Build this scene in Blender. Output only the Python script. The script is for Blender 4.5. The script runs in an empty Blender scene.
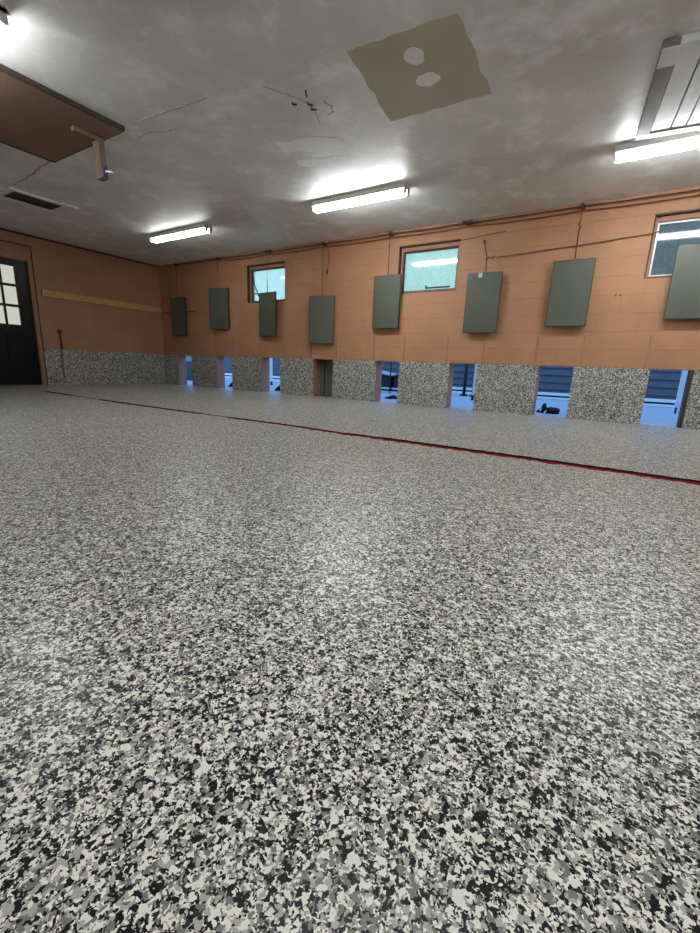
import bpy, bmesh, math, random
from mathutils import Vector, Matrix
random.seed(7)
sc = bpy.context.scene
COL = sc.collection
H = 2.365          # ceiling height
BAND = 0.614       # top of the flake-coated band
CO = 0.1943        # block course

# ------------------------------------------------------------------ materials
def newmat(name):
    m = bpy.data.materials.new(name); m.use_nodes = True
    nt = m.node_tree; nt.nodes.clear()
    out = nt.nodes.new('ShaderNodeOutputMaterial')
    return m, nt, out
def N(nt, typ, **kw):
    n = nt.nodes.new(typ)
    for k, v in kw.items():
        if k in n.inputs: n.inputs[k].default_value = v
        else: setattr(n, k, v)
    return n
def L(nt, a, b): nt.links.new(a, b)
def c4(c): return (c[0], c[1], c[2], 1.0)
def srgb(r, g, b):
    f = lambda v: (v/255/12.92) if v/255 <= .04045 else ((v/255+.055)/1.055)**2.4
    return (f(r), f(g), f(b))
def mixc(nt, fac, a, b, mode='MIX'):
    n = nt.nodes.new('ShaderNodeMix'); n.data_type = 'RGBA'; n.blend_type = mode
    for sock, v in ((n.inputs[0], fac), (n.inputs[6], a), (n.inputs[7], b)):
        if isinstance(v, bpy.types.NodeSocket): nt.links.new(v, sock)
        elif isinstance(v, (int, float)): sock.default_value = v
        else: sock.default_value = c4(v)
    return n.outputs[2]
def math_n(nt, op, a, b=None, clamp=False):
    n = nt.nodes.new('ShaderNodeMath'); n.operation = op; n.use_clamp = clamp
    for i, v in enumerate((a, b)):
        if v is None: continue
        if isinstance(v, bpy.types.NodeSocket): nt.links.new(v, n.inputs[i])
        else: n.inputs[i].default_value = v
    return n.outputs[0]
def ramp(nt, fac, stops, interp='LINEAR'):
    n = nt.nodes.new('ShaderNodeValToRGB'); cr = n.color_ramp; cr.interpolation = interp
    while len(cr.elements) < len(stops): cr.elements.new(0.5)
    for e, (p, c) in zip(cr.elements, stops):
        e.position = p; e.color = c4(c)
    nt.links.new(fac, n.inputs[0])
    return n.outputs[0]
def plain(name, col, rough=.6, var=.12, scale=14, metal=0.0, bump=0.0, coat=0.0, spec=.5):
    m, nt, out = newmat(name)
    geo = N(nt, 'ShaderNodeNewGeometry')
    no = N(nt, 'ShaderNodeTexNoise', Scale=scale, Detail=5.0, Roughness=.6); L(nt, geo.outputs['Position'], no.inputs['Vector'])
    lo = tuple(max(0, v*(1-var)) for v in col); hi = tuple(min(1, v*(1+var)) for v in col)
    base = ramp(nt, no.outputs['Fac'], [(.3, lo), (.7, hi)])
    b = N(nt, 'ShaderNodeBsdfPrincipled', Roughness=rough, Metallic=metal)
    b.inputs['Coat Weight'].default_value = coat; b.inputs['Specular IOR Level'].default_value = spec
    L(nt, base, b.inputs['Base Color'])
    if bump:
        bn = N(nt, 'ShaderNodeBump', Strength=bump, Distance=.004); L(nt, no.outputs['Fac'], bn.inputs['Height']); L(nt, bn.outputs['Normal'], b.inputs['Normal'])
    L(nt, b.outputs[0], out.inputs[0])
    return m
def emit(name, col, s):
    m, nt, out = newmat(name)
    e = N(nt, 'ShaderNodeEmission', Color=c4(col), Strength=s); L(nt, e.outputs[0], out.inputs[0])
    return m

def flake_color(nt, vec, sc_, bias=0.0):
    """broadcast vinyl flake: angular chips of white, two greys and black"""
    wn = N(nt, 'ShaderNodeTexNoise', Scale=sc_*.9, Detail=2.0); L(nt, vec, wn.inputs['Vector'])
    sub = nt.nodes.new('ShaderNodeVectorMath'); sub.operation = 'SUBTRACT'; L(nt, wn.outputs['Color'], sub.inputs[0]); sub.inputs[1].default_value = (.5, .5, .5)
    sca = nt.nodes.new('ShaderNodeVectorMath'); sca.operation = 'SCALE'; L(nt, sub.outputs[0], sca.inputs[0]); sca.inputs['Scale'].default_value = 1.3/sc_
    add = nt.nodes.new('ShaderNodeVectorMath'); add.operation = 'ADD'; L(nt, vec, add.inputs[0]); L(nt, sca.outputs[0], add.inputs[1])
    v1 = N(nt, 'ShaderNodeTexVoronoi', Scale=sc_); v1.distance = 'MANHATTAN'; L(nt, add.outputs[0], v1.inputs['Vector'])
    v2 = N(nt, 'ShaderNodeTexVoronoi', Scale=sc_*2.1); L(nt, add.outputs[0], v2.inputs['Vector'])
    big = N(nt, 'ShaderNodeTexNoise', Scale=sc_*.19, Detail=2.0); L(nt, vec, big.inputs['Vector'])
    s1 = N(nt, 'ShaderNodeSeparateColor'); L(nt, v1.outputs['Color'], s1.inputs[0])
    s2 = N(nt, 'ShaderNodeSeparateColor'); L(nt, v2.outputs['Color'], s2.inputs[0])
    shift = math_n(nt, 'MULTIPLY', math_n(nt, 'SUBTRACT', big.outputs['Fac'], .5 - bias), .58)
    W = srgb(240, 240, 231); LG = srgb(180, 181, 174); MG = srgb(126, 127, 122); BK = srgb(9, 9, 13); DG = srgb(44, 44, 45)
    stops = [(0, BK), (.31, DG), (.355, MG), (.52, LG), (.70, W)]
    a = ramp(nt, math_n(nt, 'ADD', s1.outputs[0], shift, True), stops, 'CONSTANT')
    b = ramp(nt, math_n(nt, 'ADD', s2.outputs[0], shift, True), stops, 'CONSTANT')
    pick = math_n(nt, 'GREATER_THAN', s1.outputs[1], .52)
    return mixc(nt, pick, a, b), s1.outputs[2]

def make_floor():
    m, nt, out = newmat('flake_floor')
    geo = N(nt, 'ShaderNodeNewGeometry')
    col, h = flake_color(nt, geo.outputs['Position'], 170)
    b = N(nt, 'ShaderNodeBsdfPrincipled', Roughness=.30)
    b.inputs['Specular IOR Level'].default_value = .12; b.inputs['Coat Weight'].default_value = .2; b.inputs['Coat Roughness'].default_value = .36
    L(nt, col, b.inputs['Base Color'])
    bn = N(nt, 'ShaderNodeBump', Strength=.25, Distance=.0012); L(nt, h, bn.inputs['Height']); L(nt, bn.outputs[0], b.inputs['Normal'])
    L(nt, b.outputs[0], out.inputs[0])
    return m

def make_wall(axis):
    """painted concrete block above, flake band below; axis = horizontal run of the wall"""
    m, nt, out = newmat('wall_paint_'+'xy'[axis])
    geo = N(nt, 'ShaderNodeNewGeometry')
    sep = N(nt, 'ShaderNodeSeparateXYZ'); L(nt, geo.outputs['Position'], sep.inputs[0])
    nse = N(nt, 'ShaderNodeSeparateXYZ'); L(nt, geo.outputs['Normal'], nse.inputs[0])
    cmb = N(nt, 'ShaderNodeCombineXYZ')
    L(nt, math_n(nt, 'ADD', sep.outputs[axis], 40*.3882 - .465), cmb.inputs[0])
    L(nt, math_n(nt, 'ADD', sep.outputs[2], 4*CO - .616), cmb.inputs[1])
    br = N(nt, 'ShaderNodeTexBrick', Scale=1.0)
    br.inputs['Mortar Size'].default_value = .006; br.inputs['Mortar Smooth'].default_value = .9
    br.inputs['Brick Width'].default_value = .3882; br.inputs['Row Height'].default_value = CO
    br.inputs['Color1'].default_value = (0, 0, 0, 1); br.inputs['Color2'].default_value = (1, 1, 1, 1); br.inputs['Mortar'].default_value = (.5, .5, .5, 1)
    br.inputs['Bias'].default_value = 0.0
    L(nt, cmb.outputs[0], br.inputs['Vector'])
    n1 = N(nt, 'ShaderNodeTexNoise', Scale=2.2, Detail=6.0, Roughness=.6); L(nt, geo.outputs['Position'], n1.inputs['Vector'])
    n2 = N(nt, 'ShaderNodeTexNoise', Scale=60.0, Detail=4.0, Roughness=.7); L(nt, geo.outputs['Position'], n2.inputs['Vector'])
    n3 = N(nt, 'ShaderNodeTexNoise', Scale=5.0, Detail=3.0); L(nt, geo.outputs['Position'], n3.inputs['Vector'])
    paint = ramp(nt, n1.outputs['Fac'], [(.3, WALL_LO), (.7, WALL_HI)])
    sb = N(nt, 'ShaderNodeSeparateColor'); L(nt, br.outputs['Color'], sb.inputs[0])
    tint = math_n(nt, 'ADD', math_n(nt, 'MULTIPLY', sb.outputs[0], .05), .975)
    grey = N(nt, 'ShaderNodeCombineColor')
    for i in range(3): L(nt, tint, grey.inputs[i])
    paint = mixc(nt, 1.0, paint, grey.outputs[0], 'MULTIPLY')
    # joints are partly filled with paint, so they come and go
    b2 = N(nt, 'ShaderNodeTexBrick', Scale=1.0)
    b2.inputs['Mortar Size'].default_value = .006; b2.inputs['Mortar Smooth'].default_value = .9
    b2.inputs['Brick Width'].default_value = 200.0; b2.inputs['Row Height'].default_value = CO
    L(nt, cmb.outputs[0], b2.inputs['Vector'])
    joint = math_n(nt, 'MULTIPLY', math_n(nt, 'MAXIMUM', math_n(nt, 'MULTIPLY', br.outputs['Fac'], .4), b2.outputs['Fac']), 1.0 if axis == 0 else .35)
    vis = math_n(nt, 'MULTIPLY', joint, ramp(nt, n3.outputs['Fac'], [(.35, (.05,)*3), (.65, (.75,)*3)]))
    paint = mixc(nt, math_n(nt, 'MULTIPLY', vis, .75), paint, JOINT)
    flake, fh = flake_color(nt, geo.outputs['Position'], 105, -.11)
    jag = math_n(nt, 'MULTIPLY', math_n(nt, 'SUBTRACT', n2.outputs['Fac'], .5), .012)
    flake = mixc(nt, .22, flake, srgb(142, 142, 136))
    low = math_n(nt, 'LESS_THAN', math_n(nt, 'ADD', sep.outputs[2], jag), BAND)
    face = math_n(nt, 'GREATER_THAN', math_n(nt, 'ABSOLUTE', nse.outputs[1-axis]), .5)
    inside = math_n(nt, 'LESS_THAN', sep.outputs[1], .05)
    msk = math_n(nt, 'MULTIPLY', math_n(nt, 'MULTIPLY', low, face), inside)
    # reveals take a duller brown than the wall face, without flake
    reveal = math_n(nt, 'MULTIPLY', low, math_n(nt, 'SUBTRACT', 1.0, face))
    paint = mixc(nt, reveal, paint, srgb(150, 112, 94))
    col = mixc(nt, msk, paint, flake)
    b = N(nt, 'ShaderNodeBsdfPrincipled', Roughness=.6)
    L(nt, col, b.inputs['Base Color'])
    rr = math_n(nt, 'SUBTRACT', .62, math_n(nt, 'MULTIPLY', msk, .2)); L(nt, rr, b.inputs['Roughness'])
    hgt = math_n(nt, 'ADD', math_n(nt, 'MULTIPLY', n2.outputs['Fac'], .25), math_n(nt, 'MULTIPLY', math_n(nt, 'SUBTRACT', 1.0, vis), math_n(nt, 'SUBTRACT', 1.0, msk)))
    bn = N(nt, 'ShaderNodeBump', Strength=.5, Distance=.006); L(nt, hgt, bn.inputs['Height']); L(nt, bn.outputs[0], b.inputs['Normal'])
    L(nt, b.outputs[0], out.inputs[0])
    return m

def make_ceiling():
    m, nt, out = newmat('ceiling_paint')
    geo = N(nt, 'ShaderNodeNewGeometry')
    n1 = N(nt, 'ShaderNodeTexNoise', Scale=1.1, Detail=5.0, Roughness=.6, Distortion=.6); L(nt, geo.outputs['Position'], n1.inputs['Vector'])
    n2 = N(nt, 'ShaderNodeTexNoise', Scale=3.3, Detail=6.0, Roughness=.65, Distortion=.2); L(nt, geo.outputs['Position'], n2.inputs['Vector'])
    a = ramp(nt, n1.outputs['Fac'], [(.3, CEIL_LO), (.7, CEIL_HI)])
    f = ramp(nt, n2.outputs['Fac'], [(.50, (0, 0, 0)), (.66, (.75,)*3)])
    col = mixc(nt, f, a, CEIL_PATCH)
    b = N(nt, 'ShaderNodeBsdfPrincipled', Roughness=.42)
    L(nt, col, b.inputs['Base Color'])
    bn = N(nt, 'ShaderNodeBump', Strength=.25, Distance=.01); L(nt, n2.outputs['Fac'], bn.inputs['Height']); L(nt, bn.outputs[0], b.inputs['Normal'])
    L(nt, b.outputs[0], out.inputs[0])
    return m

def make_pane(name, tint, gl_tint, pat, clear=.6):
    """obscure glass: lets daylight through diffusely and mirrors the room lamps"""
    m, nt, out = newmat(name)
    geo = N(nt, 'ShaderNodeNewGeometry')
    mp = N(nt, 'ShaderNodeMapping'); mp.inputs['Scale'].default_value = (1, 1, .45); L(nt, geo.outputs['Position'], mp.inputs['Vector'])
    no = N(nt, 'ShaderNodeTexNoise', Scale=55.0, Detail=4.0, Roughness=.7); L(nt, mp.outputs[0], no.inputs['Vector'])
    lo = tuple(v*(1-pat) for v in tint)
    col = ramp(nt, no.outputs['Fac'], [(.35, lo), (.65, tint)])
    tl = N(nt, 'ShaderNodeBsdfTranslucent'); L(nt, col, tl.inputs['Color'])
    tp = N(nt, 'ShaderNodeBsdfTransparent'); L(nt, col, tp.inputs['Color'])
    tr = N(nt, 'ShaderNodeMixShader'); tr.inputs[0].default_value = clear; L(nt, tl.outputs[0], tr.inputs[1]); L(nt, tp.outputs[0], tr.inputs[2])
    gl = N(nt, 'ShaderNodeBsdfGlossy', Roughness=.06, Color=c4(gl_tint))
    fr = N(nt, 'ShaderNodeFresnel', IOR=1.55)
    mx = N(nt, 'ShaderNodeMixShader'); L(nt, math_n(nt, 'MULTIPLY', fr.outputs[0], math_n(nt, 'SUBTRACT', 1.0, geo.outputs['Backfacing'])), mx.inputs[0]); L(nt, tr.outputs[0], mx.inputs[1]); L(nt, gl.outputs[0], mx.inputs[2])
    L(nt, mx.outputs[0], out.inputs[0])
    return m

WALL_LO = srgb(164, 118, 87); WALL_HI = srgb(179, 132, 98); JOINT = srgb(112, 74, 52)
CEIL_LO = srgb(205, 204, 199); CEIL_HI = srgb(230, 230, 227); CEIL_PATCH = srgb(248, 248, 247)
M = {}
M['floor'] = make_floor()
M['wall_x'] = make_wall(0)
M['wall_y'] = make_wall(1)
M['ceiling'] = make_ceiling()
M['tan_wood'] = plain('tan_painted_wood', srgb(160, 114, 84), .55, .12, 9)
M['pale_tan'] = plain('pale_tan_wood', srgb(204, 156, 108), .55, .15, 12)
M['brown_wood'] = plain('brown_board', srgb(124, 96, 78), .55, .16, 5)
M['post_wood'] = plain('weathered_post', srgb(112, 92, 78), .6, .18, 22)
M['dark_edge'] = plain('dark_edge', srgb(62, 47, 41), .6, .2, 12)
M['olive'] = plain('olive_door', srgb(82, 86, 75), .42, .07, 4)
M['olive_dark'] = plain('olive_edge', srgb(36, 36, 31), .5, .1, 8)
M['olive_pale'] = plain('olive_board', srgb(98, 99, 84), .6, .1, 6)
M['black_paint'] = plain('black_gloss_paint', srgb(8, 8, 9), .34, .2, 6, spec=.22)
M['rust'] = plain('rusty_iron', srgb(112, 62, 42), .7, .25, 40)
M['cord'] = plain('brown_cord', srgb(120, 70, 46), .8, .2, 60)
M['dark_cable'] = plain('dark_cable', srgb(52, 34, 28), .6, .2, 60)
M['white_metal'] = plain('white_enamel', srgb(222, 222, 214), .35, .03, 10)
M['grey_metal'] = plain('grey_metal', srgb(96, 96, 92), .4, .1, 20, metal=.6)
M['white_wood'] = plain('white_painted_boards', srgb(212, 213, 212), .5, .07, 16)
M['shaded_wood'] = plain('shaded_side_board', srgb(120, 119, 116), .6, .14, 14)  # grey puts the shade on the shutter's side boards into their colour
M['gap'] = plain('dark_gap', srgb(24, 24, 28), .8, .1, 5)
M['vent_dark'] = plain('dark_brown_vent', srgb(92, 64, 50), .8, .15, 8)
M['patch'] = plain('bare_plaster', srgb(188, 179, 160), .9, .07, 3.5)
M['spackle'] = plain('white_spackle', srgb(234, 233, 229), .8, .05, 20)
M['smear'] = plain('skim_plaster', srgb(248, 248, 247), .8, .06, 8)
M['crack'] = plain('ceiling_crack', srgb(172, 169, 162), .9, .2, 30)
M['hook_dark'] = plain('black_hook', srgb(26, 25, 25), .5, .1, 30)
M['blue_plastic'] = plain('navy_plastic', srgb(48, 52, 78), .4, .1, 20)
M['red'] = plain('dark_red_coat', srgb(140, 12, 20), .8, .35, 70, spec=.08)
M['red_black'] = plain('black_seam', srgb(18, 5, 7), .9, .3, 50, spec=.05)
M['tag'] = plain('pale_blue_sticker', srgb(170, 205, 212), .5, .04, 30)
M['tube'] = emit('lit_tube', (.93, .98, 1.0), 44.0)
M['tube_dim'] = emit('lit_tube_dim', (.96, .98, .97), 13.0)  # emission turned down so the left wall renders darker
M['tube_mid'] = emit('lit_tube_mid', (.94, .98, .99), 32.0)  # emission lowered a little, also to hold back the left wall
M['pane_teal'] = make_pane('obscure_glass', (1.0, .96, .74), (.8, .88, .9), .12, .65)
M['pane_teal2'] = make_pane('obscure_glass_green', (1.0, .96, .70), (.8, .88, .9), .2, .65)
M['pane_grey'] = make_pane('dim_reflection_glass', (.50, .46, .37), (.8, .88, .9), .25)  # dark grey tint painted in for the dim room mirrored in this pane
M['door_pane'] = emit('glowing_door_pane', srgb(196, 197, 186), .62)  # pane glows by itself in place of daylight coming through
M['alu'] = plain('aluminium_frame', srgb(196, 198, 196), .35, .05, 20, metal=.3)
M['conc'] = plain('yard_concrete', srgb(164, 164, 160), .8, .08, 5)
M['siding'] = plain('grey_siding', srgb(84, 86, 90), .7, .08, 6)
M['white_out'] = plain('white_outdoor_paint', srgb(232, 232, 228), .5, .04, 8)
M['black_rub'] = plain('black_rubber', srgb(13, 13, 14), .6, .2, 30)
M['shed_dark'] = plain('dark_kennel_box', srgb(44, 46, 54), .7, .15, 6)
M['shed_roof'] = plain('pale_roof_sheet', srgb(150, 156, 162), .5, .1, 6)
M['shed_lid'] = plain('grey_box_lid', srgb(104, 108, 112), .5, .1, 6)
M['render'] = plain('plain_render', srgb(176, 120, 84), .7, .08, 3)

# ------------------------------------------------------------------ mesh helpers
def add_box(bm, lo, hi, mat=0, M4=None, bev=0.0):
    b2 = bmesh.new()
    bmesh.ops.create_cube(b2, size=1)
    sx, sy, sz = (hi[i]-lo[i] for i in range(3))
    for v in b2.verts: v.co = Vector(((v.co.x+.5)*sx+lo[0], (v.co.y+.5)*sy+lo[1], (v.co.z+.5)*sz+lo[2]))
    if bev: bmesh.ops.bevel(b2, geom=b2.edges[:], offset=bev, segments=2, affect='EDGES', profile=.5)
    for f in b2.faces: f.material_index = mat
    if M4 is not None: bmesh.ops.transform(b2, matrix=M4, verts=b2.verts[:])
    me = bpy.data.meshes.new('t'); b2.to_mesh(me); b2.free(); bm.from_mesh(me); bpy.data.meshes.remove(me)
def add_tube(bm, pts, r, seg=8, caps=True):
    pts = [Vector(p) for p in pts]; rings = []
    rs = r if isinstance(r, (list, tuple)) else [r]*len(pts)
    for i, p in enumerate(pts):
        t = (pts[min(i+1, len(pts)-1)]-pts[max(i-1, 0)]).normalized()
        a = t.orthogonal().normalized() if i == 0 else (a - t*a.dot(t)).normalized()
        b = t.cross(a)
        rings.append([bm.verts.new(p + (a*math.cos(k*2*math.pi/seg)+b*math.sin(k*2*math.pi/seg))*rs[i]) for k in range(seg)])
    for i in range(len(rings)-1):
        for k in range(seg):
            f = bm.faces.new((rings[i][k], rings[i][(k+1) % seg], rings[i+1][(k+1) % seg], rings[i+1][k])); f.smooth = True
    if caps:
        bm.faces.new(rings[0][::-1]); bm.faces.new(rings[-1])
def add_prism(bm, poly, z0, z1, M4=None):
    """poly in xy, extruded z0..z1"""
    a = [bm.verts.new((x, y, z0)) for x, y in poly]; b = [bm.verts.new((x, y, z1)) for x, y in poly]
    n = len(poly)
    bm.faces.new(a[::-1]); bm.faces.new(b)
    for i in range(n): bm.faces.new((a[i], a[(i+1) % n], b[(i+1) % n], b[i]))
    if M4 is not None: bmesh.ops.transform(bm, matrix=M4, verts=a+b)
def obj(name, bm, mats, parent=None, loc=None):
    bmesh.ops.recalc_face_normals(bm, faces=bm.faces[:])
    me = bpy.data.meshes.new(name); bm.to_mesh(me); bm.free()
    for m in (mats if isinstance(mats, (list, tuple)) else [mats]): me.materials.append(M[m])
    o = bpy.data.objects.new(name, me); COL.objects.link(o)
    if parent: o.parent = parent
    if loc is not None: o.location = loc
    return o
def tag(o, label, cat, group=None):
    o['label'] = label; o['category'] = cat
    if group: o['group'] = group
    return o
def thing(name, label, cat, loc=(0, 0, 0), rotz=0, group=None):
    o = bpy.data.objects.new(name, None); COL.objects.link(o)
    o.location = loc; o.rotation_euler = (0, 0, rotz); o.empty_display_size = .1
    return tag(o, label, cat, group)
def struct(name, bm, mats, parent=None, label=None):
    o = obj(name, bm, mats, parent)
    if parent is None: o['kind'] = 'structure'
    if label: o['label'] = label
    return o
def B(*boxes, bev=0.0):
    bm = bmesh.new()
    for b in boxes: add_box(bm, b[0], b[1], bev=bev)
    return bm
def T(pts, r, seg=8):
    bm = bmesh.new(); add_tube(bm, pts, r, seg); return bm
def grid_slab(axis_a, axis_b, axis_n, a_rng, b_rng, n_rng, holes):
    """slab with rectangular holes, one clean mesh with reveals"""
    As = sorted({a_rng[0], a_rng[1]} | {h[0] for h in holes} | {h[1] for h in holes})
    Bs = sorted({b_rng[0], b_rng[1]} | {h[2] for h in holes} | {h[3] for h in holes})
    solid = lambda i, j: 0 <= i < len(As)-1 and 0 <= j < len(Bs)-1 and not any(
        h[0] <= (As[i]+As[i+1])/2 <= h[1] and h[2] <= (Bs[j]+Bs[j+1])/2 <= h[3] for h in holes)
    bm = bmesh.new(); cache = {}
    def V(a, b, n):
        k = (round(a, 5), round(b, 5), n)
        if k not in cache:
            co = [0, 0, 0]; co[axis_a] = a; co[axis_b] = b; co[axis_n] = n; cache[k] = bm.verts.new(co)
        return cache[k]
    n0, n1 = n_rng
    for i in range(len(As)-1):
        for j in range(len(Bs)-1):
            if not solid(i, j): continue
            a0, a1, b0, b1 = As[i], As[i+1], Bs[j], Bs[j+1]
            for n in (n0, n1): bm.faces.new((V(a0, b0, n), V(a1, b0, n), V(a1, b1, n), V(a0, b1, n)))
            for (di, dj, p, q) in ((-1, 0, (a0, b0), (a0, b1)), (1, 0, (a1, b0), (a1, b1)), (0, -1, (a0, b0), (a1, b0)), (0, 1, (a0, b1), (a1, b1))):
                if not solid(i+di, j+dj):
                    bm.faces.new((V(*p, n0), V(*q, n0), V(*q, n1), V(*p, n1)))
    return bm

# ------------------------------------------------------------------ room shell
XR, YF, WT = 12.35, -6.95, .195
OPEN = [.465, 1.648, 2.851, 4.014, 5.202, 6.348, 7.482, 8.616]; OWS = [.43, .425, .43, .388, .383, .375, .387, .38]
WIN = [(2.51, 3.385), (5.472, 6.345), (8.397, 9.272)]; WZ = (1.545, 2.165)
struct('floor', B(((0, YF, -.12), (XR, WT, 0))), 'floor')
holes = [(x, x+ow, -.12, .612) for x, ow in zip(OPEN, OWS)] + [(a, b, WZ[0], WZ[1]) for a, b in WIN]
struct('wall_back', grid_slab(0, 2, 1, (-.2, XR+.2), (-.12, 2.55), (0, WT), holes), 'wall_x')
DY0, DY1, DZ = -3.28, -2.355, 1.955
struct('wall_left', grid_slab(1, 2, 0, (YF-.2, 0), (-.12, 2.55), (-.2, 0), [(DY0, DY1, 0, DZ)]), 'wall_y')
struct('wall_right', B(((XR, YF-.2, -.12), (XR+.2, 0, 2.55))), 'wall_y')
struct('wall_front', B(((0, YF-.2, -.12), (XR, YF, 2.55))), 'wall_x')
V2 = (1.66, 2.055, -3.19, -2.675)          # hole of the little ceiling vent
struct('ceiling', grid_slab(0, 1, 2, (0, XR), (YF, 0), (H, H+.1), [V2]), 'ceiling')
struct('trim_1', B(((0, -.022, 2.33), (XR, 0, H)), bev=.003), 'tan_wood')          # nailer along the top of the block wall
struct('trim_2', B(((0, YF, 2.335), (.02, -.022, H)), bev=.003), 'dark_edge')      # dark cove on the left wall
n = 3
for x, OW in zip(OPEN, OWS):                                                                  # painted-over strips left above each opening
    for xs in (x-.055, x+OW+.06):
        struct('trim_%d' % n, B(((xs-.006, -.007, .625), (xs+.006, 0, .965)), ((xs+.008, -.004, .64), (xs+.013, 0, .95)), bev=.0015), ['tan_wood']); n += 1
struct('trim_%d' % n, B(((.03, -.03, 1.443), (1.08, 0, 1.456)), bev=.003), 'dark_edge'); n += 1
struct('trim_%d' % n, B(((8.964, .012, 0), (8.9955, .19, .611)), bev=.002), 'dark_edge'); n += 1
# left-wall plank
o = obj('wall_plank', B(((.001, -2.205, 1.455), (.035, -.03, 1.56)), bev=.004), 'pale_tan')
tag(o, 'long tan wooden plank fixed level along the left wall', 'plank')

# door at the left
d = bpy.data.objects.new('door_1', None); COL.objects.link(d); d['kind'] = 'structure'
d['label'] = 'black panelled door with small bright panes in the left wall'
PY = [(-2.535, -2.71), (-2.74, -2.915), (-2.945, -3.12)]; PZ = [(.965, 1.235), (1.275, 1.545), (1.585, 1.85)]
pan = [(b, a, z0, z1) for a, b in PY for z0, z1 in PZ]
obj('leaf', grid_slab(1, 2, 0, (DY0+.004, DY1-.004), (.012, DZ-.004), (-.075, -.03), pan), 'black_paint', d)
bm = bmesh.new()
for y0, y1 in ((-3.2, -2.83), (-2.77, -2.41)): add_box(bm, (-.031, y0, .12), (-.02, y1, .82), bev=.005)
obj('lower_panel', bm, 'black_paint', d)
obj('threshold', B(((-.19, DY0+.002, .0005), (-.002, DY1-.002, .011))), 'grey_metal', d)
for b, a, z0, z1 in pan:
    obj('pane', B(((-.06, b, z0), (-.054, a, z1))), 'door_pane', d)
obj('frame', B(((-.001, DY1, 0), (.022, DY1+.06, 2.18)), ((-.001, DY0-.085, 0), (.022, DY0, 2.18)), ((-.001, DY0, DZ), (.018, DY1, 2.18)),
               ((-.03, DY1-.004, 0), (0, DY1, DZ)), ((-.03, DY0, 0), (0, DY0+.004, DZ)), ((-.03, DY0, DZ-.004), (0, DY1, DZ)), bev=.002), 'tan_wood', d)
obj('edge_bead', B(((.0, DY1+.06, 0), (.03, DY1+.075, 2.195)), ((0, DY0-.1, 2.18), (.03, DY1+.06, 2.195)), bev=.003), 'dark_edge', d)

# windows
for i, (a, b) in enumerate(WIN):
    w = bpy.data.objects.new('window_%d' % (i+1), None); COL.objects.link(w); w['kind'] = 'structure'; w.location = ((a+b)/2, 0, WZ[0])
    hw = (b-a)/2; hh = WZ[1]-WZ[0]; t = .04
    w['label'] = ['small hopper window above the third hatch door with a stay arm', 'small window with a bright band across teal obscure glass', 'greyish window partly hidden by the rightmost hatch door'][i]
    obj('frame', B(((-hw, .055, 0), (-hw+t, .15, hh)), ((hw-t, .055, 0), (hw, .15, hh)), ((-hw+t, .055, hh-t*1.6), (hw-t, .15, hh)), ((-hw+t, .055, 0), (hw-t, .15, t*.7)), bev=.003), 'tan_wood', w)
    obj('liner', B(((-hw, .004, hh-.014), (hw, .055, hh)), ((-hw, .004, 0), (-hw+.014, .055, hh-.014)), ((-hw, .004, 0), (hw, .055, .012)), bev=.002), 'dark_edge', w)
    s = .016
    obj('sash', B(((-hw+t, .085, t*.7), (-hw+t+s, .12, hh-t*1.6)), ((hw-t-s, .085, t*.7), (hw-t, .12, hh-t*1.6)), ((-hw+t+s, .085, hh-t*1.6-s), (hw-t-s, .12, hh-t*1.6)), ((-hw+t+s, .085, t*.7), (hw-t-s, .12, t*.7+s))), ['dark_edge', 'dark_edge', 'alu'][i], w)
    obj('pane', B(((-hw+t+s, .1, t*.7+s), (hw-t-s, .106, hh-t*1.6-s))), ['pane_teal', 'pane_teal2', 'pane_grey'][i], w)
    if i == 0:
        obj('stay_arm', T([(-hw+.075, .07, hh-.13), (-hw+.12, .065, .3), (-hw+.21, .075, .12)], .010), 'grey_metal', w)
        obj('stay_arm', T([(-hw+.08, .07, .18), (-hw+.25, .07, .13)], .009), 'grey_metal', w)
    if i == 1:
        obj('stay_bar', B(((-.02, .06, .055), (hw-.12, .08, .075)), ((-.035, .06, .05), (-.015, .08, .10)), bev=.003), 'dark_cable', w)

# ------------------------------------------------------------------ fluorescent fittings
def fitting(x0, x1, y, label, tube='tube'):
    t = thing('fluorescent_light', label, 'light', (x0, y, H), 0, 'fluorescent strip lights on the ceiling')
    Lg = x1-x0
    bm = bmesh.new()
    prof = [(-.05, 0), (-.070, -.050), (-.068, -.058), (.068, -.058), (.070, -.050), (.05, 0)]
    a = [bm.verts.new((0, p, q)) for p, q in prof]; b = [bm.verts.new((Lg, p, q)) for p, q in prof]
    bm.faces.new(a); bm.faces.new(b[::-1])
    for k in range(len(prof)): bm.faces.new((a[k], a[(k+1) % 6], b[(k+1) % 6], b[k]))
    obj('housing', bm, 'white_metal', t)
    for yy in (-.036, .036):
        obj('tube', T([(.02, yy, -.080), (Lg-.02, yy, -.080)], .018, 12), tube, t)
    for xx in (0, Lg-.018):
        for yy in (-.036, .036):
            obj('lamp_holder', B(((xx, yy-.02, -.105), (xx+.018, yy+.02, -.03)), bev=.003), 'white_metal', t)
    return t
fitting(1.90, 3.19, -1.37, 'fluorescent strip light nearest the left wall', 'tube_dim')
fitting(5.0, 6.19, -1.335, 'fluorescent strip light in the middle of the ceiling near the back wall')
fitting(8.02, 9.28, -1.19, 'fluorescent strip light beside the louvred ceiling shutter')
fitting(3.95, 5.21, -4.45, 'fluorescent strip light just above the top left corner of the view', 'tube_mid')
fitting(7.5, 8.76, -4.75, 'fluorescent strip light overhead behind the viewpoint')
fitting(10.6, 11.86, -3.2, 'fluorescent strip light far to the right')

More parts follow.
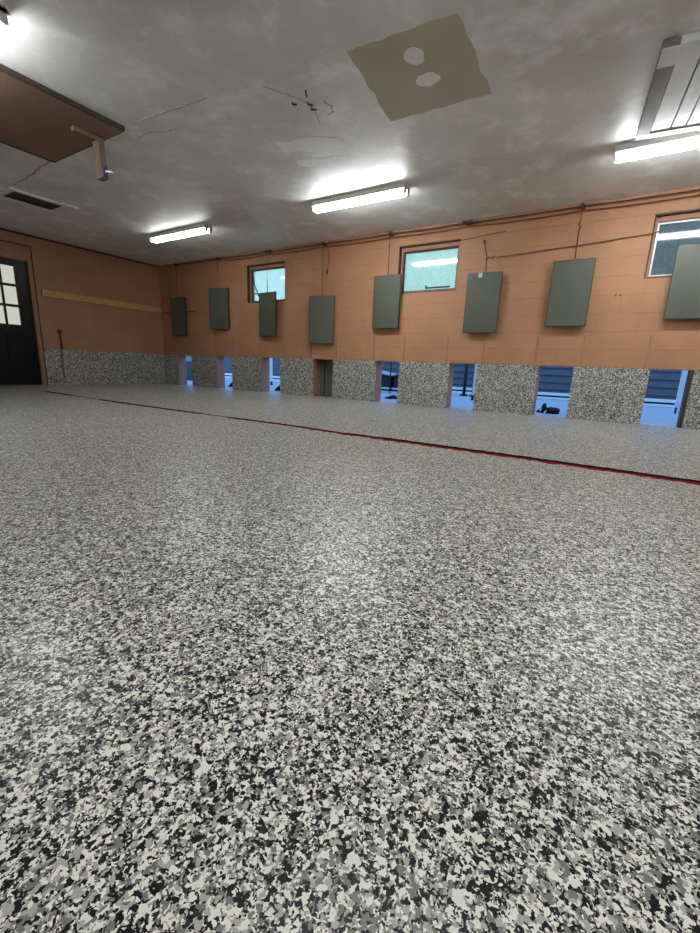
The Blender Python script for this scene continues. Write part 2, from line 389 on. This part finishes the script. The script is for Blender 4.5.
# ------------------------------------------------------------------ hatch doors, cables, pulleys
DW, DH, DT = .425, .715, .022
DY = -.085
DOORS = [  # centre x, bottom z, turn (deg), label, cable top z
    (.668, 1.000, 3.5, 'olive hatch door hanging nearest the left corner', 2.292),
    (1.858, 1.105, 12., 'olive hatch door swung towards the room, second from the left corner', 2.292),
    (3.072, .968, -6., 'olive hatch door hanging across the small hopper window with stay arm', 2.0),
    (4.220, .852, 13., 'lowest hanging olive hatch door, between the left two windows', 2.292),
    (5.358, 1.068, 0., 'olive hatch door hanging left of the teal window with white band', 2.292),
    (6.727, 1.000, 2., 'olive hatch door with a pale blue sticker on its top edge', 1.885),
    (7.712, 1.060, 0., 'olive hatch door hanging alone between the sticker door and right window', 2.292),
    (8.846, 1.114, 0., 'olive hatch door at the right edge in front of the grey window', 2.292)]
g = 'olive hatch doors hanging on the back wall'
proto = thing('hatch_door', DOORS[0][3], 'hatch door', (0, 0, 0), 0, g)
obj('board', B(((-DW/2+.006, -DT/2, .006), (DW/2-.006, DT/2, DH-.006)), bev=.003), 'olive', proto)
bm = B(((-DW/2, -DT/2+.003, 0), (-DW/2+.006, DT/2+.003, DH)), ((DW/2-.006, -DT/2+.003, 0), (DW/2, DT/2+.003, DH)), ((-DW/2+.006, -DT/2+.003, 0), (DW/2-.006, DT/2+.003, .006)), ((-DW/2+.006, -DT/2+.003, DH-.006), (DW/2-.006, DT/2+.003, DH)))
obj('edging', bm, 'olive_dark', proto)
bm = bmesh.new(); add_tube(bm, [(.013*math.cos(k*math.pi/6), 0, DH+.012+.013*math.sin(k*math.pi/6)) for k in range(13)], .0035, 6, False)
obj('eye_bolt', bm, 'rust', proto)
for i, (cx, z0, deg, lab, zt) in enumerate(DOORS):
    if i == 0: r = proto
    else:
        r = proto.copy(); COL.objects.link(r)
        for ch in list(proto.children):
            if ch.name.startswith('lift_cable'): continue
            c = ch.copy(); COL.objects.link(c); c.parent = r
    r.location = (cx, DY, z0); r.rotation_euler = (0, 0, math.radians(deg)); r['label'] = lab
    top = zt - z0
    if i in (2,):
        c = obj('lift_cable', T([(0, 0, DH+.015), (0, 0, DH+.10)], .006), 'dark_cable', r)
        bm = bmesh.new()
        add_tube(bm, [(.006*math.cos(k*1.2), .006*math.sin(k*1.2), DH+.10+k*.0025) for k in range(40)], .003, 5)
        add_tube(bm, [(0, 0, DH+.19), (0, 0, top+.3)], .002, 5)
        obj('spring', bm, 'grey_metal', c)
    elif i == 5:
        lean = [(0, 0, DH+.02), (.002, 0, top), (-.035, .03, top+.10), (-.06, .07, top+.2)]
        obj('lift_cable', T(lean, .005), 'dark_cable', r)
        obj('knot', T([(-.01, 0, top-.012), (.03, .0, top+.006), (.06, 0, top-.01), (.09, .01, top+.012)], .008), 'rust', r)
        obj('sticker', B(((-.078, -DT/2-.0015, DH-.055), (-.03, -DT/2-.0002, DH-.004))), 'tag', r)['label'] = 'pale blue sticker'
    elif i == 6:
        c = obj('lift_cable', T([(0, 0, DH+.02), (0, 0, DH+.30)], .006), 'dark_cable', r)
        obj('clip', T([(0, 0, DH+.30), (.012, 0, DH+.33), (-.012, 0, DH+.36), (0, 0, DH+.39)], .007), 'rust', c)
        obj('upper_cord', T([(0, 0, DH+.39), (0, 0, top)], .0035), 'cord', c)
    else:
        obj('lift_cable', T([(0, 0, DH+.02), (.002, 0, DH+.25), (0, 0, top)], .0045), 'dark_cable' if i in (3, 4) else 'cord', r)
        if i in (1, 4): obj('clip', T([(0, 0, DH+.36), (.008, 0, DH+.40)], .009), 'rust', r)
# pulleys screwed to the top trim
PUL = [(1.865, 'rusty pulley above the second hatch door from the left corner', 'cap'), (3.10, 'double rusty pulley above the small hopper window', 'dbl'),
       (4.215, 'rusty pulley above the lowest hanging hatch door', 'cap'), (5.36, 'rusty pulley left of the teal window with white band', 'cap'),
       (6.44, 'rusty pulley above the right end of the teal window', 'dbl'), (7.712, 'rusty pulley above the lone hatch door left of the right window', 'cap'),
       (8.846, 'rusty pulley above the rightmost hatch door', 'cap'), (.668, 'rusty pulley above the hatch door nearest the left corner', 'cap')]
for x, lab, kind in PUL:
    p = thing('pulley', lab, 'pulley', (x, DY+.004, 2.318), 0, 'rusty pulleys along the top of the back wall')
    obj('bracket', B(((-.014, .0, -.012), (.014, -DY-.005-.022, .014)), ((-.02, -.014, .014), (.02, .01, .022)), ((-.03, .042, -.02), (.03, .058, .02)), bev=.003), 'rust', p)
    for dx in ((-.045, .045) if kind == 'dbl' else (0,)):
        bm = bmesh.new(); add_tube(bm, [(dx, -.018, 0), (dx, -.008, 0), (dx, -.004, 0), (dx, .006, 0)], [.024, .017, .017, .024], 14)
        obj('wheel', bm, 'dark_cable', p)
    if kind == 'dbl': obj('axle', T([(-.07, -.006, .005), (.07, -.006, .005)], .006), 'rust', p)
def rope(name, pts, r, mat, label, cat='rope', group=None): return tag(obj(name, T(pts, r, 6), mat), label, cat, group)
sag = lambda x0, x1, z, amp, n_=16, y=-.05: [(x0+(x1-x0)*k/n_, y, z-amp*math.sin(math.pi*k/n_)) for k in range(n_+1)]
pts = [(.668, -.05, 2.335)]
stops = [.668, 1.865, 3.10, 4.215, 5.36, 6.44, 7.712, 8.846, 11.9]
for a, b in zip(stops, stops[1:]): pts += sag(a, b, 2.325, .008, 8)[1:]
rope('pull_rope', pts, .006, 'dark_cable', 'upper dark pull rope running the length of the back wall')
pts = [(1.9, -.032, 2.318)]
for a, b in zip([1.9, 3.1, 4.25, 5.36, 6.44, 7.7, 8.85, 11.9], [3.1, 4.25, 5.36, 6.44, 7.7, 8.85, 11.9]): pts += sag(a, b, 2.285, .012, 8, -.032)[1:]
rope('pull_rope', pts, .0055, 'cord', 'lower brown pull rope just under the dark one on the back wall')
rope('slack_rope', [(6.83, -.05, 1.892), (6.87, -.04, 1.893), (7.22, -.02, 1.912), (7.8, -.02, 1.940), (8.40, -.015, 1.978), (8.47, .0, 2.0)], .0055, 'cord', 'slack brown rope running from the sticker door to the right window')
rope('slack_rope', [(6.36, -.004, 2.145), (6.5, -.01, 2.15), (6.62, -.012, 2.165), (6.9, -.004, 2.185)], .004, 'cord', 'short brown cord beside the upper right corner of the teal window')
dg = thing('dangling_cord', 'loose brown cord with a weight dangling beside the lowest hatch door cable', 'cord', (4.26, -.06, 2.3))
obj('cord', T([(-.01, 0, 0), (.035, 0, -.06), (.06, 0, -.16), (.05, 0, -.26), (.03, 0, -.36)], .005), 'cord', dg)
obj('weight', T([(.03, 0, -.355), (.028, 0, -.365), (.028, 0, -.41), (.028, 0, -.42)], [.006, .014, .014, .006], 8), 'dark_cable', dg)
wh = thing('wall_hook', 'small rusty wall hook above the sticker door', 'hook', (6.655, 0, 2.09))
obj('plate', B(((-.012, -.006, -.02), (.012, 0, .02)), bev=.002), 'rust', wh)
obj('hook_arm', T([(0, -.005, 0), (0, -.03, -.005), (.004, -.04, .012), (-.02, -.04, .02)], .005), 'rust', wh)
nl = thing('wall_anchor', 'pair of rusty anchor bolts in the block wall left of right window', 'bolts', (8.19, 0, 1.388))
for dx in (-.025, .02): obj('bolt', T([(dx, .0, 0), (dx, -.012, 0)], .011, 6), 'rust', nl)

# pipe on the left wall
p = thing('water_pipe', 'short pipe with a knob rising beside the black door on the left wall', 'pipe', (.03, -2.0, 0))
obj('upper_pipe', T([(0, 0, .612), (0, 0, .9)], .014), 'rust', p)
bm = bmesh.new(); add_tube(bm, [(0, 0, .89), (0, 0, .9), (0, 0, .93), (0, 0, .94)], [.02, .036, .036, .02], 10); obj('valve_knob', bm, 'rust', p)
obj('coated_section', T([(0, 0, .612), (0, 0, .11), (0, -.012, .09), (0, -.03, .085), (0, -.17, .085)], .015), 'floor', p)
obj('pipe_clip', B(((-.03, -.02, .5), (.016, .02, .515))), 'grey_metal', p)

# ------------------------------------------------------------------ ceiling items
hb = thing('ceiling_hatch', 'big brown board screwed under the ceiling at upper left', 'hatch board', (4.0, -4.1, H))
bm = bmesh.new(); add_box(bm, (-.60, -1.0, -.036), (.55, .725, -.008), bev=.003)
obj('board', bm, 'brown_wood', hb)
bm = B(((.545, -1.0, -.034), (.575, .735, 0)), ((-.63, .72, -.036), (.545, .735, 0)), ((-.63, -1.0, -.04), (-.6, .72, 0)), bev=.003)
obj('edge_strip', bm, 'dark_edge', hb)
for yy in (-.25, .35): obj('screw', T([(.5, yy, -.034), (.5, yy, -.042)], .012, 8), 'dark_edge', hb)
hp = thing('hanging_post', 'brown wooden post hanging down from the corner of ceiling board', 'post', (4.27, -3.43, H))
obj('arm', B(((-.03, -.2, -.075), (.02, .03, -.037)), bev=.006), 'post_wood', hp)
bm = bmesh.new(); add_box(bm, (-.042, -.025, -.36), (.012, .035, -.04), bev=.004); add_box(bm, (.012, -.022, -.36), (.038, .032, -.045), bev=.004)
bmesh.ops.rotate(bm, cent=(0, 0, -.05), matrix=Matrix.Rotation(math.radians(-4), 3, 'Y'), verts=bm.verts[:])
obj('post', bm, 'post_wood', hp)
obj('latch', B(((.06, -.02, -.355), (.083, .02, -.265)), ((.065, -.012, -.37), (.079, .012, -.355)), bev=.004), 'blue_plastic', hp)['label'] = 'navy plastic latch'
obj('latch_pin', T([(.083, 0, -.31), (.125, .02, -.315), (.14, .03, -.32)], [.009, .007, .004]), 'white_metal', hp)['label'] = 'white pin'

cv = thing('ceiling_vent', 'small dark vent opening with a pale rim at far left of ceiling', 'vent', (0, 0, H))
a, b, c_, d_ = V2
obj('duct', B(((a, c_, .03), (b, d_, .04)), ((a, c_, 0), (a+.004, d_, .03)), ((b-.004, c_, 0), (b, d_, .03)), ((a, c_, 0), (b, c_+.004, .03)), ((a, d_-.004, 0), (b, d_, .03))), 'vent_dark', cv)
obj('rim', B(((b-.002, c_-.1, -.022), (b+.045, d_+.02, 0)), bev=.003), 'spackle', cv)
obj('rim', B(((a-.035, c_-.05, -.01), (a, d_+.02, 0)), bev=.003), 'spackle', cv)
obj('rim_strip', B(((b+.04, d_-.08, -.02), (b+.07, d_+.13, 0)), bev=.003), 'white_wood', cv)

# louvred shutter
sh = thing('louvred_shutter', 'pale louvred wooden shutter in the ceiling at upper right', 'shutter', (8.157, -1.362, H-.001), math.radians(5.5))
W_, L_ = .90, 1.06
rot = None
obj('side_board', B(((0, -L_, -.045), (.085, 0, 0)), bev=.004), 'shaded_wood', sh)
obj('side_board', B(((W_-.085, -L_, -.045), (W_, 0, 0)), bev=.004), 'shaded_wood', sh)
obj('end_board', B(((.085, -.075, -.045), (W_-.085, 0, 0)), bev=.004), 'white_wood', sh)
obj('end_board', B(((.085, -L_, -.045), (W_-.085, -L_+.09, 0)), bev=.004), 'white_wood', sh)
obj('corner_block', B(((.0, -L_-.004, -.052), (.09, -L_+.17, -.0452)), bev=.003), 'white_wood', sh)
obj('backing', B(((.085, -L_+.09, -.012), (W_-.085, -.075, 0))), 'gap', sh)
x = .09
for k in range(8):
    wd = .125 if k == 0 else .093
    obj('slat', B(((x, -L_+.095, -.038), (x+wd-.009, -.085, -.013)), bev=.003), 'white_wood', sh)
    x += wd
    if x + .095 > W_-.085: break

# bare plaster patch with two spackle spots, cracks, old fixing, skim smears: flat marks a few mm proud of the ceiling
def jag(poly, amp, n_=9):
    out = []
    for (x0, y0), (x1, y1) in zip(poly, poly[1:]+poly[:1]):
        dx, dy = x1-x0, y1-y0; l = math.hypot(dx, dy)
        for k in range(n_):
            f = k/n_; j = random.uniform(-amp, amp) if k else 0
            out.append((x0+dx*f-dy/l*j, y0+dy*f+dx/l*j))
    return out
pp = thing('plaster_patch', 'bare tan square patch on the ceiling with two white spots', 'patch', (0, 0, H))
bm = bmesh.new(); add_prism(bm, jag([(6.64, -3.195), (7.31, -3.15), (7.30, -2.385), (6.55, -2.415)], .014), -.003, 0); obj('bare_plaster', bm, 'patch', pp)
blob = lambda cx, cy, rx, ry, a0=0: [(cx+math.cos(k*.3927+a0)*rx*random.uniform(.85, 1.15), cy+math.sin(k*.3927)*ry*random.uniform(.85, 1.15)) for k in range(16)]
for cx, cy, rx, ry in ((6.985, -2.965, .06, .075), (6.97, -2.73, .085, .06)):
    bm = bmesh.new(); add_prism(bm, blob(cx, cy, rx, ry), -.005, -.003); obj('spackle_spot', bm, 'spackle', pp)
for poly, lab in (([(5.50, -2.60), (5.80, -2.52), (6.05, -2.40), (6.02, -2.20), (5.75, -2.30), (5.46, -2.44)], 'white skim plaster smear left of the bare ceiling patch'),
                  ([(5.45, -2.27), (5.75, -2.17), (5.98, -2.10), (5.85, -1.98), (5.6, -2.06), (5.44, -2.15)], 'white skim plaster smear nearer the middle strip light')):
    bm = bmesh.new(); add_prism(bm, jag(poly, .02, 5), -.0015, 0); o = obj('plaster_smear', bm, 'smear'); o.location = (0, 0, H); tag(o, lab, 'smear')
def ribbon(pts, w, z0=-.002):
    bm = bmesh.new(); P = [Vector((*p, 0)) for p in pts]; q = []
    for (a, b) in zip(P, P[1:]):
        for k in range(6): q.append(a.lerp(b, k/6)+Vector((random.uniform(-.008, .008), random.uniform(-.008, .008), 0)))
    q.append(P[-1]); l, r = [], []
    for i, p in enumerate(q):
        t = (q[min(i+1, len(q)-1)]-q[max(i-1, 0)]).normalized(); nn = Vector((-t.y, t.x, 0)); ww = w*random.uniform(.4, 1.1)
        l.append(p+nn*ww); r.append(p-nn*ww)
    for i in range(len(q)-1):
        a, b = l[i], l[i+1]; c, d = r[i], r[i+1]
        v = [bm.verts.new((p.x, p.y, z)) for z in (z0, 0) for p in (a, b, d, c)]
        bm.faces.new(v[:4]); bm.faces.new(v[4:][::-1])
        for k in range(4): bm.faces.new((v[k], v[(k+1) % 4], v[4+(k+1) % 4], v[4+k]))
    return bm
for pts, w, lab in (([(2.2, -3.27), (2.7, -3.30), (3.05, -3.35), (3.36, -3.37)], .010, 'crack in the ceiling between the vent and the brown board'),
                    ([(4.6, -3.37), (4.8, -3.35), (5.06, -3.33), (5.5, -3.30)], .007, 'crack in the ceiling running right from the brown board corner'),
                    ([(4.5, -3.2), (4.66, -3.22), (4.8, -3.16), (4.95, -3.15)], .006, 'forked crack in the ceiling beside the hanging post')):
    o = obj('ceiling_crack', ribbon(pts, w), 'crack'); o.location = (0, 0, H); tag(o, lab, 'crack')
of = thing('old_ceiling_fixing', 'cluster of broken dark hooks left of bare ceiling patch', 'old fixing', (0, 0, H))
for pts in ([(6.19, -3.02), (6.17, -2.985)], [(6.02, -2.96), (6.05, -2.945)], [(6.12, -2.905), (6.15, -2.88)], [(6.10, -2.84), (6.14, -2.83)]):
    (x0, y0), (x1, y1) = pts
    obj('broken_hook', T([(x0, y0, .0), (x0, y0, -.012), (x1, y1, -.016)], .006, 6), 'hook_dark', of)
obj('scar', ribbon([(5.95, -3.20), (6.05, -3.05), (6.11, -2.9), (6.10, -2.78), (6.02, -2.62)], .006), 'crack', of)
obj('scar', ribbon([(6.22, -2.86), (6.25, -2.79), (6.22, -2.72), (6.16, -2.71)], .006), 'crack', of)

# ------------------------------------------------------------------ seam in the floor
sm = thing('floor_seam', 'thin dark red seam line running across the speckled floor', 'seam', (0, 0, 0))
xs = [1.45+k*.035 for k in range(int((XR-.25-1.45)/.035))]
def yc(x): return -2.965 + .03*math.sin(x*.9+1) - .006*(x-5) - (.04 if x > 6 else 0)*min(1, (x-6)*2 if x > 6 else 0)
def seam(y0f, y1f, z):
    bm = bmesh.new(); pr = None
    for x in xs:
        cur = (bm.verts.new((x, y0f(x), .0)), bm.verts.new((x, y0f(x)+.002, z)), bm.verts.new((x, y1f(x)-.002, z)), bm.verts.new((x, y1f(x), .0)))
        if pr:
            for k in range(3): bm.faces.new((pr[k], pr[k+1], cur[k+1], cur[k]))
        pr = cur
    return bm
vis = lambda x: (.25 if 2.3 < x < 3.0 else .3 if 4.9 < x < 5.3 else 1.0)*(1.25 if x > 6.6 else .9)
obj('red_edge', seam(lambda x: yc(x)-(.022+random.uniform(0, .034))*vis(x), lambda x: yc(x)+.012, .0015), 'red', sm)
obj('dark_gap', seam(lambda x: yc(x)-.010*vis(x)+random.uniform(-.005, .005), lambda x: yc(x)+(.034+random.uniform(-.006, .004))*vis(x)*(1.3 if x > 6.9 else .9)+.006, .002), 'red_black', sm)

# ------------------------------------------------------------------ the yard behind the openings
struct('ground_outside', B(((-9, WT, -.12), (15, 5.1, -.002))), 'conc', None, 'pale concrete yard seen through the openings')
bm = bmesh.new()
for k in range(12):
    z0 = .02+k*.16
    v = [bm.verts.new(p) for p in ((-9, 5.0, z0), (15, 5.0, z0), (15, 5.03, z0+.16), (-9, 5.03, z0+.16), (-9, 5.1, z0), (15, 5.1, z0), (15, 5.1, z0+.16), (-9, 5.1, z0+.16))]
    for f in ((0, 1, 2, 3), (4, 5, 6, 7), (0, 1, 5, 4), (3, 2, 6, 7), (0, 3, 7, 4), (1, 2, 6, 5)): bm.faces.new([v[j] for j in f])
struct('wall_outside', bm, 'siding', None, 'grey lapped siding behind the yard')
struct('ground_far', B(((-12, 5.1, -.12), (18, 12, -.01))), 'conc')
# low double rails of the kennel runs
gl = ['white double rail on the ground seen through the %s opening' % s for s in ('leftmost', 'second from left', 'third from left', 'fourth from left', 'fifth from left', 'sixth from left', 'second from right', 'rightmost')]
ox = [-5.2, -2.6, .0, 1.9, 3.5, 5.2, 7.1, 8.95]
for i in range(8):
    if i == 3: continue
    x0, x1 = (ox[i]-(ox[i]-ox[i-1])*.5 if i else ox[0]-1.3), (ox[i]+((ox[i+1]-ox[i])*.5 if i < 7 else 1.2))
    k = thing('run_rail', gl[i], 'rail', ((x0+x1)/2, 4.2, 0), 0, 'white rails of the outdoor runs')
    hw = (x1-x0)/2-.02
    obj('top_rail', B(((-hw, -.02, .082), (hw, .02, .14)), bev=.004), 'white_out', k)
    obj('bottom_rail', B(((-hw, -.02, .0), (hw, .02, .045)), bev=.004), 'white_out', k)
    obj('rail_gap_shade', B(((-hw, -.01, .045), (hw, .02, .082))), 'black_rub', k)  # black fill painted in for the dark gap between the two rails
    for s in (-1, -.33, .33, 1): obj('foot', B(((s*hw-.02, .0205, -.002), (s*hw+.02, .06, .10)), bev=.004), 'black_rub', k)
def board(x, y, w, lab):
    k = thing('white_panel', lab, 'panel', (x, y, 0), 0, 'white panels standing in the yard')
    obj('panel', B(((-w/2, -.02, .09), (w/2, .02, 1.5)), bev=.004), 'white_out', k)
    for s in (-1, 1): obj('foot', B(((s*w*.38-.011, -.03, -.002), (s*w*.38+.011, .03, .092)), bev=.004), 'black_rub', k)
board(9.235, 2.5, .20, 'white upright panel on black feet seen at the right of the rightmost opening')
board(6.14, 2.0, .034, 'narrow white upright at the right edge of the sixth opening')
board(1.18, 2.0, .15, 'white upright panel seen through the third opening from the left')
# dark uprights behind the sixth opening
for dx, lab in ((5.60, 'dark upright pole left of the pair behind the sixth opening'), (5.80, 'dark upright pole right of the pair behind the sixth opening')):
    k = thing('dark_pole', lab, 'pole', (dx, 3.2, 0)); 
    obj('pole', T([(0, 0, -.002), (0, 0, 1.5)], .035), 'shed_dark', k); obj('base', B(((-.07, -.07, -.002), (.07, .07, .03)), bev=.006), 'black_rub', k)
rp = obj('yard_pole', T([(4.25, 2.38, -.002), (4.25, 2.38, 1.6)], .014), 'shed_dark'); tag(rp, 'thin dark pole standing between the two dog houses', 'pole')
def doghouse(x, y, w, hl, hr, dpt, lab):
    k = thing('dog_house', lab, 'dog house', (x, y, 0))
    bm = bmesh.new(); M4 = Matrix.Rotation(math.radians(90), 4, 'X')
    add_prism(bm, [(-w/2, -.002), (w/2, -.002), (w/2, hr), (-w/2, hl)], -dpt/2, dpt/2, M4)
    obj('walls', bm, 'shed_dark', k)
    bm = bmesh.new(); add_prism(bm, [(-w/2-.05, hl), (w/2+.03, hr), (w/2+.03, hr+.02), (-w/2-.05, hl+.02)], -dpt/2-.05, dpt/2+.05, M4)
    obj('roof', bm, 'shed_roof', k)
    obj('plinth', B(((-w/2-.04, -dpt/2-.06, -.002), (w/2+.04, -dpt/2-.005, .035)), ((-w/2-.02, -dpt/2-.05, .075), (w/2+.02, -dpt/2-.01, .11)), bev=.004), 'white_out', k)
doghouse(3.87, 2.75, .70, .47, .345, .6, 'dark dog house with roof sloping down to the right')
doghouse(4.65, 2.75, .70, .345, .54, .6, 'dark dog house with roof sloping up to the right')
bx = thing('storage_box', 'dark outdoor box with a pale lid seen through the leftmost opening', 'box', (-1.3, 1.75, 0))
obj('body', B(((-.4, -.25, .03), (.4, .25, .48)), bev=.01), 'shed_dark', bx); obj('lid', B(((-.43, -.28, .48), (.43, .28, .60)), bev=.01), 'shed_lid', bx)
obj('skid', B(((-.4, -.24, -.002), (.4, -.2, .03)), ((-.4, .2, -.002), (.4, .24, .03))), 'black_rub', bx)
oh = thing('outer_hatch_door', 'closed olive hatch door filling the fourth opening from the left', 'hatch door', (OPEN[3]+OWS[3]/2, WT+.02, 0))
obj('board', B(((-.22, -.014, -.002), (.22, .014, .66)), bev=.003), 'olive_pale', oh)
obj('gap_shade', B(((-.115, -.02, .01), (-.1, -.014, .6))), 'gap', oh)  # dark strip laid on the board for the shaded gap beside the jamb
# black lumps on the slab just outside
def lump(name, x, y, pieces, lab, cat):
    k = thing(name, lab, cat, (x, y, -.002))
    for nm, bm, mt in pieces: obj(nm, bm, mt, k)
    return k
bmA = T([(-.02, 0, .032), (.0, 0, .036), (.09, .0, .034), (.118, .01, .03)], [.02, .036, .034, .028], 12)
bmB = T([(-.035, -.005, .03), (-.06, 0, .07), (-.05, .012, .098)], [.034, .03, .02], 10)
bmC = T([(-.05, -.01, .02), (-.10, -.02, .028), (-.135, -.01, .012)], [.022, .022, .010], 10)
bmD = T([(-.09, -.035, .035), (-.09, -.048, .036)], .012, 10)
bmE = B(((-.03, -.02, .0), (.11, .02, .02)), bev=.004)
kt = lump('black_tool', 7.605, .50, [('barrel', bmA, 'black_rub'), ('grip', bmB, 'black_rub'), ('nose', bmC, 'black_rub'), ('pale_knob', bmD, 'spackle'), ('base', bmE, 'black_rub')],
     'black object with a pale round knob lying on concrete outside second opening from the right', 'tool'); kt.scale = (1.08, 1.2, 1.3)
for (x, y, s, lab) in ((5.07, .8, .8, 'low black lump on the ground outside the opening left of the sixth'), (2.80, .50, .8, 'black lump on the ground outside the third opening from left'), (1.47, .52, .7, 'black lump on the ground outside the second opening from left')):
    bm = bmesh.new(); add_tube(bm, [(-.13*s, 0, .02*s), (-.09*s, .01, .03*s), (0, 0, .06*s), (.07*s, 0, .085*s), (.12*s, 0, .05*s), (.14*s, 0, .02*s)], [.012*s, .03*s, .058*s, .075*s, .05*s, .014*s], 10)
    for v in bm.verts: v.co.z = max(v.co.z, 0)
    if s > .75 and x > 4: bmesh.ops.scale(bm, vec=(1.1, 1, .6), verts=bm.verts[:])
    o = obj('black_lump', bm, 'black_rub'); o.location = (x, y, -.002); tag(o, lab, 'lump')

# ------------------------------------------------------------------ daylight
w = bpy.data.worlds.new('sky'); sc.world = w; w.use_nodes = True
nt = w.node_tree; bg = nt.nodes['Background']
tc = N(nt, 'ShaderNodeTexCoord'); sp = N(nt, 'ShaderNodeSeparateXYZ'); L(nt, tc.outputs['Generated'], sp.inputs[0])
L(nt, ramp(nt, sp.outputs[2], [(0.0, (.34, .60, 1.0)), (.6, (.18, .42, 1.0))]), bg.inputs['Color'])
bg.inputs['Strength'].default_value = 1.6

# ------------------------------------------------------------------ camera
CAMQ = [417.84264, 0.55416, -0.23405, -0.03952, 8.34423, -5.7202, 0.50904]
f, y_, p_, r_, cx, cy, cz = CAMQ
Rm = Matrix.Rotation(y_, 3, 'Z') @ Matrix.Rotation(p_, 3, 'X') @ Matrix.Rotation(r_, 3, 'Y')
right, fwd, up = Rm.col[0], Rm.col[1], Rm.col[2]
cam = bpy.data.cameras.new('camera'); co = bpy.data.objects.new('camera', cam); COL.objects.link(co)
mw = Matrix((( right.x, up.x, -fwd.x, cx), (right.y, up.y, -fwd.y, cy), (right.z, up.z, -fwd.z, cz), (0, 0, 0, 1)))
co.matrix_world = mw
cam.sensor_fit = 'VERTICAL'; cam.sensor_height = 36; cam.sensor_width = 27; cam.lens = f/933*36; cam.clip_start = .01; cam.clip_end = 200
sc.camera = co

vs = sc.view_settings
sc.display_settings.display_device = 'sRGB'
vs.view_transform = 'Standard'; vs.look = 'None'; vs.gamma = 1.0; vs.use_curve_mapping = False
vs.exposure = 0.75
try:
    sc.cycles.use_denoising = True; sc.cycles.denoiser = 'OPENIMAGEDENOISE'; sc.cycles.denoising_input_passes = 'RGB_ALBEDO_NORMAL'; sc.cycles.denoising_prefilter = 'NONE'
    sc.cycles.max_bounces = 8; sc.cycles.diffuse_bounces = 6
    sc.cycles.sample_clamp_indirect = 6.0
except Exception: pass
